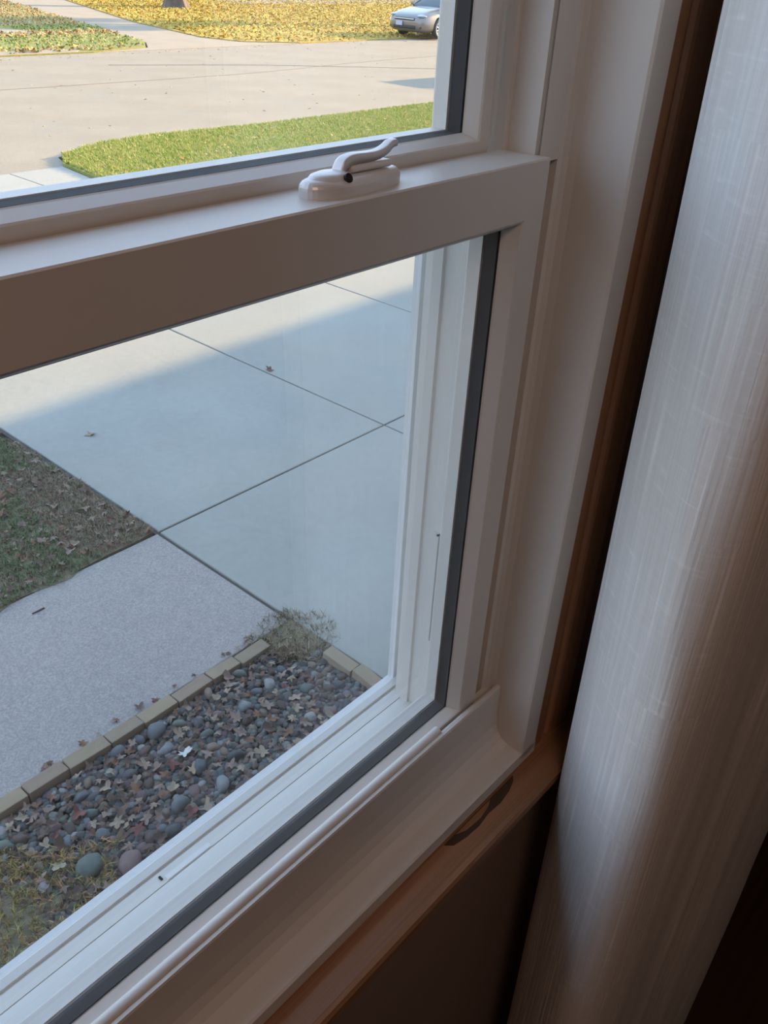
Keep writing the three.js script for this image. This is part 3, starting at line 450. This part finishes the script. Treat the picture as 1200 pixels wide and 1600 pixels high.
scatter('grass', bladeGeo, white, 9000, () => { const [x, z] = within(nearLawn, 0.9, 2.12, -4.9, -2.92), g = fbm(x * 0.4, z * 0.4, 8, 3, 170), k = rnd(); return { x, y: 0.004, z, s: rr(0.45, 1.0), rx: rr(-0.7, 0.7), rz: rr(-0.7, 0.7), c: g > 0.5 && k < 0.75 ? [0.145 + 0.068 * k, 0.187 + 0.06 * k, 0.093] : mixc([0.357, 0.281, 0.187], [0.221, 0.17, 0.111], k) }; }, 'thin green and straw-brown grass of the shaded lawn corner', 'grass');
scatter('leaf_litter', leafGeos[0], white, 1500, () => { const [x, z] = within(nearLawn, 0.9, 2.12, -4.9, -2.92); return { x, y: rr(0.01, 0.025), z, s: rr(0.008, 0.022), rx: rr(-0.6, 0.6), rz: rr(-0.6, 0.6), c: pick(Object.values(LEAF)) }; }, 'crumbled brown leaf scraps in the shaded lawn corner', 'leaf litter');
const streetLawn = [[6.36, -9.9], [6.8, -8.4], [30, -8.4], [30, -11.8], [10.5, -11.8], [8.6, -11.97], [7.55, -11.85], [6.75, -11.47], [6.46, -10.95]];
scatter('grass', bladeGeo, white, 70000, () => { let [x, z] = within(streetLawn, 6.3, 19, -12, -8.4); const k = rnd(), s = rr(0.9, 1.7); return { x, y: 0.025, z, s, rx: rr(-0.4, 0.4), rz: rr(-0.4, 0.4), c: k < 0.62 ? mixc([0.2, 0.285, 0.03], [0.35, 0.4, 0.08], rnd()) : mixc([0.5, 0.42, 0.13], [0.55, 0.46, 0.2], rnd()) }; }, 'sunlit green grass blades by the near kerb', 'grass');
scatter('leaf_litter', leafGeos[1], white, 900, () => { const [x, z] = within(streetLawn, 6.3, 19, -12, -8.4); return { x, y: rr(0.05, 0.075), z, s: rr(0.02, 0.045), rx: rr(-0.5, 0.5), rz: rr(-0.5, 0.5), c: pick([[0.42, 0.294, 0.112], [0.35, 0.182, 0.07], [0.434, 0.35, 0.175]]) }; }, 'small yellow and orange leaves in the sunlit grass by the kerb', 'leaf litter');
const farYellow = [[22.05, -22.64], [20.45, -23.62], [20.15, -25.2], [21.45, -30.7], [25.75, -42.4], [30, -52], [75, -60], [75, -22.64]];
scatter('leaf_litter', leafGeos[2], white, 60000, () => { const [x, z] = within(farYellow, 20, 62, -52, -22.7); return { x, y: rr(0.025, 0.07), z, s: rr(0.05, 0.1), rx: rr(-0.8, 0.8), rz: rr(-0.8, 0.8), c: pick([[0.588, 0.382, 0.059], [0.517, 0.323, 0.055], [0.627, 0.456, 0.109], [0.392, 0.243, 0.038], [0.329, 0.294, 0.042]]) }; }, 'yellow fallen leaves carpeting the lawn across the street', 'leaf litter');
const farGreen = [[14.5, -22.64], [16.55, -23.22], [17.36, -24.42], [18.7, -28.7], [21.56, -38.6], [26.9, -60], [5, -60], [5, -22.64]];
scatter('leaf_litter', leafGeos[3], white, 15000, () => { const [x, z] = within(farGreen, 8, 26, -50, -22.7), band = (z > -23.7 && rnd() < 0.5) || (z < -26.6 && z > -27.8), k = rnd(); return { x, y: (z < -27.9 && z > -29.5 && x < 15.7) ? -0.1 : 0.035 + rr(0, 0.03), z, s: band ? rr(0.05, 0.1) : rr(0.04, 0.07), rx: rr(-0.6, 0.6), rz: rr(-0.6, 0.6), c: band || z < -30 ? pick([[0.462, 0.252, 0.091], [0.49, 0.322, 0.14], [0.35, 0.175, 0.07], [0.49, 0.364, 0.182]]) : pick([[0.189, 0.238, 0.035], [0.224, 0.266, 0.049], [0.385, 0.315, 0.105]]) }; }, 'orange leaves and grass tufts on the green lawn across the street', 'leaf litter');
scatter('leaf_litter', leafGeos[4], white, 420, () => { const k = rnd() < 0.55; return { x: k ? rr(8, 30) : rr(5, 24), y: 0.0, z: k ? rr(-22.55, -21.9) : rr(-21.8, -11.2), s: rr(0.02, 0.05), rx: rr(-0.4, 0.4), rz: rr(-0.4, 0.4), c: pick([[0.5, 0.28, 0.12], [0.3, 0.15, 0.08], [0.62, 0.42, 0.2]]) }; }, 'stray brown leaves blown across the street', 'leaf litter');
{ // dried grass clump at the bed corner, and the olive ground cover by the house
  const c = group('dry_grass_clump', 'matted clump of dried grass and debris at the driveway corner of the bed', 'grass clump'); c.position.set(2.06, -0.03, -1.865);
  const tuft = (name, n, R, hs, cols, parent, lean) => { const im = new THREE.InstancedMesh(bladeGeo, white, n), m = new THREE.Matrix4(), q = new THREE.Quaternion(), e = new THREE.Euler(); im.name = name; for (let i = 0; i < n; i++) { const a = rr(0, 6.28), r = Math.sqrt(rnd()) * (0.7 + 0.45 * vnoise(a * 1.6 + 20, n * 0.01, 64, 210)); e.set(rr(-lean, lean), rr(0, 6.28), rr(-lean, lean)); m.compose(V3(R[0] * r * Math.cos(a), rr(0, R[2]), R[1] * r * Math.sin(a)), q.setFromEuler(e), V3(1, 1, 1).multiplyScalar(rr(...hs))); im.setMatrixAt(i, m); im.setColorAt(i, rgb(...pick(cols)).multiplyScalar(rr(0.7, 1.2))); } im.castShadow = im.receiveShadow = true; im.userData.kind = 'stuff'; parent.add(im); };
  const mound = stoneGeo(44, 3); const md = mesh('debris_mound', mound, MAT.turfNear, c); md.scale.set(0.11, 0.009, 0.13); md.position.y = 0.018;
  tuft('blades', 900, [0.18, 0.207, 0.02], [0.4, 1.25], [[0.311, 0.256, 0.158], [0.362, 0.282, 0.19], [0.242, 0.215, 0.127], [0.432, 0.347, 0.238]], c, 1.3);
  const o = group('ground_cover_plant', 'olive-brown low ground cover under the window at the leafy end', 'plant'); o.position.set(0.44, -0.03, -1.5);
  const md2 = mesh('mat', mound, MAT.turfNear, o); md2.scale.set(0.22, 0.02, 0.18);
  tuft('foliage', 2200, [0.464, 0.336, 0.039], [0.4, 1.0], [[0.346, 0.242, 0.085], [0.414, 0.283, 0.103], [0.288, 0.232, 0.075], [0.461, 0.262, 0.122], [0.346, 0.322, 0.112]], o, 1.4);
  tag(mesh('twig', (() => { const g = new THREE.CylinderGeometry(0.003, 0.004, 0.06, 6); g.rotateZ(Math.PI / 2); return g; })(), leafMats['dark brown'], scene), 'short dark twig lying on the front walk by the lawn', 'twig').position.set(1.352, 0.003, -2.817);
}

// ------------------------------------------------------------------ trees across the street
MAT.bark = std({ map: tex(256, [0.6, 2], (u, v) => { const f = 0.5 + fbm(u, v, 12, 4, 180); return [0.14 * f, 0.105 * f, 0.084 * f]; }, true), roughness: 1 });
function tree(x, z, r, h, label, spread, leavesN) {
  const t = group('street_tree', label, 'tree'); t.position.set(x, 0, z);
  const pr = [[r * 1.75, -0.05], [r * 1.35, 0.12], [r * 1.1, 0.4], [r, 1], [r * 0.85, 2.6], [r * 0.7, h * 0.5], [r * 0.25, h * 0.85], [0.02, h]].map(([a, y]) => V2(a, y)), tg = new THREE.LatheGeometry(pr, 20), p = tg.attributes.position;
  for (let i = 0; i < p.count; i++) { const a = Math.atan2(p.getZ(i), p.getX(i)), y = p.getY(i), f = 1 + 0.16 * Math.sin(a * 5) * Math.exp(-y * 1.4) + 0.05 * Math.sin(a * 9); p.setX(i, p.getX(i) * f); p.setZ(i, p.getZ(i) * f); } tg.computeVertexNormals();
  mesh('trunk', tg, MAT.bark, t);
  for (let i = 0; i < 11; i++) { const a = i * 2.4, y = h * (0.3 + 0.05 * i), l = spread * rr(0.7, 1.05); const c = new THREE.CatmullRomCurve3([V3(0, y, 0), V3(l * 0.45 * Math.cos(a), y + l * 0.35, l * 0.45 * Math.sin(a)), V3(l * Math.cos(a + 0.2), y + l * 0.6, l * Math.sin(a + 0.2))]); mesh('branch', new THREE.TubeGeometry(c, 10, 0.1 * (1 - i * 0.05), 6), MAT.bark, t); }
  const im = new THREE.InstancedMesh(leafGeos[0], white, leavesN), m = new THREE.Matrix4(), q = new THREE.Quaternion(), e = new THREE.Euler(); im.name = 'foliage';
  for (let i = 0; i < leavesN; i++) { const b = Math.floor(rnd() * 14), a0 = b * 2.4, cx = spread * 0.65 * Math.cos(a0), cz = spread * 0.65 * Math.sin(a0), cy = h * (0.5 + 0.035 * b), v = V3(rr(-1, 1), rr(-1, 1), rr(-1, 1)).normalize().multiplyScalar(spread * 0.42 * Math.cbrt(rnd())); e.set(rr(0, 3), rr(0, 3), rr(0, 3)); m.compose(V3(cx + v.x, cy + v.y * 0.6, cz + v.z), q.setFromEuler(e), V3(1, 1, 1).multiplyScalar(rr(0.12, 0.2))); im.setMatrixAt(i, m); im.setColorAt(i, rgb(...pick([[0.6, 0.42, 0.1], [0.5, 0.33, 0.08], [0.45, 0.4, 0.1]]))); }
  im.castShadow = im.receiveShadow = true; im.userData.kind = 'stuff'; t.add(im); return t;
}
tree(28.2, -37.2, 0.42, 9, 'thick flared tree trunk on the leaf-covered lawn across the street', 3.4, 2600);
tree(36.0, -25.2, 0.28, 8.5, 'street tree standing behind the parked silver car', 2.7, 4200);

// ------------------------------------------------------------------ parked cars
function makeCar() {
  const car = group('parked_car', 'silver-beige sedan parked across the street, front to the left', 'car');
  const paint = new THREE.MeshPhysicalMaterial({ color: rgb(0.2, 0.172, 0.148), metalness: 0.45, roughness: 0.34, clearcoat: 1, clearcoatRoughness: 0.06 });
  const blackP = std({ color: rgb(0.025, 0.025, 0.028), roughness: 0.5 }), glassD = std({ color: rgb(0.03, 0.045, 0.05), roughness: 0.08 }), chrome = std({ color: rgb(0.7, 0.7, 0.72), roughness: 0.25, metalness: 0.9 });
  const NS = 32;
  const loft = (st) => { // stations [x, y0, y1, half width, squareness, crown]
    const pos = [], idx = [], uv = [];
    st.forEach(([x, y0, y1, hw, sq, tum]) => { for (let k = 0; k < NS; k++) { const a = k / NS * 2 * Math.PI, c = Math.cos(a), s = Math.sin(a), e = 2 / sq, yy = Math.sign(s) * Math.pow(Math.abs(s), e), zz = Math.sign(c) * Math.pow(Math.abs(c), e), y = (y0 + y1) / 2 + (y1 - y0) / 2 * yy; pos.push(x, y, hw * zz * (1 - tum * Math.max(0, yy))); uv.push(0, 0); } });
    for (let i = 0; i < st.length - 1; i++) for (let k = 0; k < NS; k++) { const a = i * NS + k, b = i * NS + (k + 1) % NS; idx.push(a, a + NS, b, b, a + NS, b + NS); }
    for (const [i, f] of [[0, 1], [st.length - 1, 0]]) { const o = pos.length / 3, s = st[i]; pos.push(s[0], (s[1] + s[2]) / 2, 0); uv.push(0, 0); for (let k = 0; k < NS; k++) { const a = i * NS + k, b = i * NS + (k + 1) % NS; f ? idx.push(o, a, b) : idx.push(o, b, a); } }
    const g = new THREE.BufferGeometry(); g.setAttribute('position', new THREE.Float32BufferAttribute(pos, 3)); g.setAttribute('uv', new THREE.Float32BufferAttribute(uv, 2)); g.setIndex(idx); g.computeVertexNormals(); return g;
  };
  const body = loft([[0, 0.36, 0.60, 0.55, 3, 0.05], [0.03, 0.28, 0.68, 0.68, 3.4, 0.05], [0.1, 0.22, 0.74, 0.78, 4, 0.06], [0.25, 0.19, 0.8, 0.85, 4.5, 0.07], [0.5, 0.18, 0.86, 0.89, 5, 0.08], [0.9, 0.18, 0.925, 0.905, 5, 0.08], [1.3, 0.18, 0.975, 0.91, 5, 0.08], [1.6, 0.18, 1.0, 0.91, 5, 0.06], [2.4, 0.18, 1.01, 0.915, 5, 0.06], [3.4, 0.18, 1.03, 0.91, 5, 0.06], [4.2, 0.2, 1.04, 0.89, 5, 0.08], [4.6, 0.25, 1.0, 0.83, 4, 0.08], [4.75, 0.34, 0.9, 0.72, 3.4, 0.05], [4.8, 0.42, 0.8, 0.6, 3, 0.05]]);
  let bg = body;
  { const ev = new Evaluator(); ev.attributes = ['position', 'normal', 'uv']; let b = new Brush(body, paint); b.updateMatrixWorld(); for (const x of [0.95, 3.72]) for (const s of [-1, 1]) { const c = new THREE.CylinderGeometry(0.375, 0.375, 0.36, 28); c.rotateX(Math.PI / 2); c.translate(x, 0.33, s * 0.86); const cb = new Brush(c, blackP); cb.updateMatrixWorld(); b = ev.evaluate(b, cb, SUBTRACTION); } bg = b.geometry; bg.clearGroups(); }
  mesh('body', bg, paint, car);
  mesh('greenhouse', loft([[1.3, 0.94, 0.98, 0.74, 4, 0.05], [1.55, 0.94, 1.12, 0.77, 4, 0.1], [1.95, 0.94, 1.33, 0.78, 4, 0.17], [2.3, 0.94, 1.425, 0.78, 4, 0.22], [3.0, 0.94, 1.435, 0.78, 4, 0.22], [3.6, 0.94, 1.36, 0.77, 4, 0.2], [4.05, 0.94, 1.15, 0.75, 4, 0.12], [4.35, 0.94, 1.03, 0.72, 4, 0.05]]), glassD, car);
  mesh('roof', loft([[1.98, 1.315, 1.36, 0.62, 5, 0.1], [2.3, 1.36, 1.452, 0.635, 5, 0.15], [3.0, 1.37, 1.462, 0.635, 5, 0.15], [3.55, 1.33, 1.4, 0.62, 5, 0.1]]), paint, car);
  for (const s of [-1, 1]) for (const [xa, ya, xb, yb] of [[1.34, 0.99, 2.05, 1.36], [3.5, 1.38, 4.25, 1.05], [2.78, 1.0, 2.85, 1.43]]) { const c = new THREE.LineCurve3(V3(xa, ya, s * 0.735), V3(xb, yb, s * 0.62)); mesh('pillar', new THREE.TubeGeometry(c, 1, 0.035, 6), paint, car); }
  const rb = (x, y, z, sx, sy, sz, r) => { const g = new RoundedBoxGeometry(sx, sy, sz, 3, r); g.translate(x, y, z); return g; };
  mesh('grille', rb(0.035, 0.6, 0, 0.1, 0.1, 0.95, 0.04), blackP, car); mesh('lower_grille', rb(0.045, 0.36, 0, 0.12, 0.13, 1.05, 0.05), blackP, car);
  mesh('grille_bar', rb(-0.01, 0.61, 0, 0.04, 0.03, 0.9, 0.012), chrome, car);
  mesh('number_plate', rb(-0.03, 0.46, -0.22, 0.02, 0.14, 0.3, 0.008), std({ color: rgb(0.4, 0.43, 0.5), roughness: 0.5 }), car);
  for (const s of [-1, 1]) {
    const hl = new THREE.SphereGeometry(1, 20, 14); hl.scale(0.15, 0.055, 0.17); hl.rotateY(s * 0.75); hl.translate(0.2, 0.71, s * 0.64); mesh('headlight', hl, new THREE.MeshPhysicalMaterial({ color: rgb(0.3, 0.34, 0.4), roughness: 0.1, metalness: 0.3, clearcoat: 1 }), car);
    mesh('fog_lamp', rb(0.1, 0.36, s * 0.66, 0.1, 0.08, 0.16, 0.03), blackP, car);
    mesh('mirror', rb(1.62, 1.03, s * 0.98, 0.12, 0.12, 0.18, 0.05), paint, car);
  }
  for (const x of [0.95, 3.72]) for (const s of [-1, 1]) {
    const w = new THREE.Group(); w.name = 'wheel'; car.add(w); w.position.set(x, 0.33, s * 0.82);
    const ty = new THREE.TorusGeometry(0.265, 0.068, 10, 32); ty.scale(1, 1, 1.5); mesh('tyre', ty, blackP, w);
    const sg = [new THREE.TorusGeometry(0.205, 0.014, 8, 32), new THREE.CylinderGeometry(0.05, 0.05, 0.05, 14).rotateX(Math.PI / 2)]; for (let k = 0; k < 9; k++) { const b = new THREE.BoxGeometry(0.17, 0.034, 0.03); b.translate(0.12, 0, 0); b.rotateZ(k / 9 * 2 * Math.PI); sg.push(b); }
    const rim = mergeGeometries(sg.map((g) => { g = g.index ? g.toNonIndexed() : g; return g; })); rim.translate(0, 0, s * 0.075); mesh('rim', rim, std({ color: rgb(0.7, 0.69, 0.67), roughness: 0.35, metalness: 0.5 }), w);
    const dk = new THREE.CylinderGeometry(0.2, 0.2, 0.05, 24).rotateX(Math.PI / 2); mesh('brake_disc', dk, blackP, w);
  }
  return car;
}
const car = makeCar(); car.position.set(27.28, 0.02, -22.72);
{ // the car at the near kerb, hidden behind the sash stile, whose shadow falls on the street
  const c2 = car.clone(); c2.name = 'parked_car_001'; scene.add(c2); c2.position.set(25.4, -0.01, -12.75); c2.rotation.y = Math.PI; c2.userData = { label: 'silver-beige sedan parked at the near kerb, casting a shadow on the street', category: 'car' };
}
renderer.render(scene, camera);
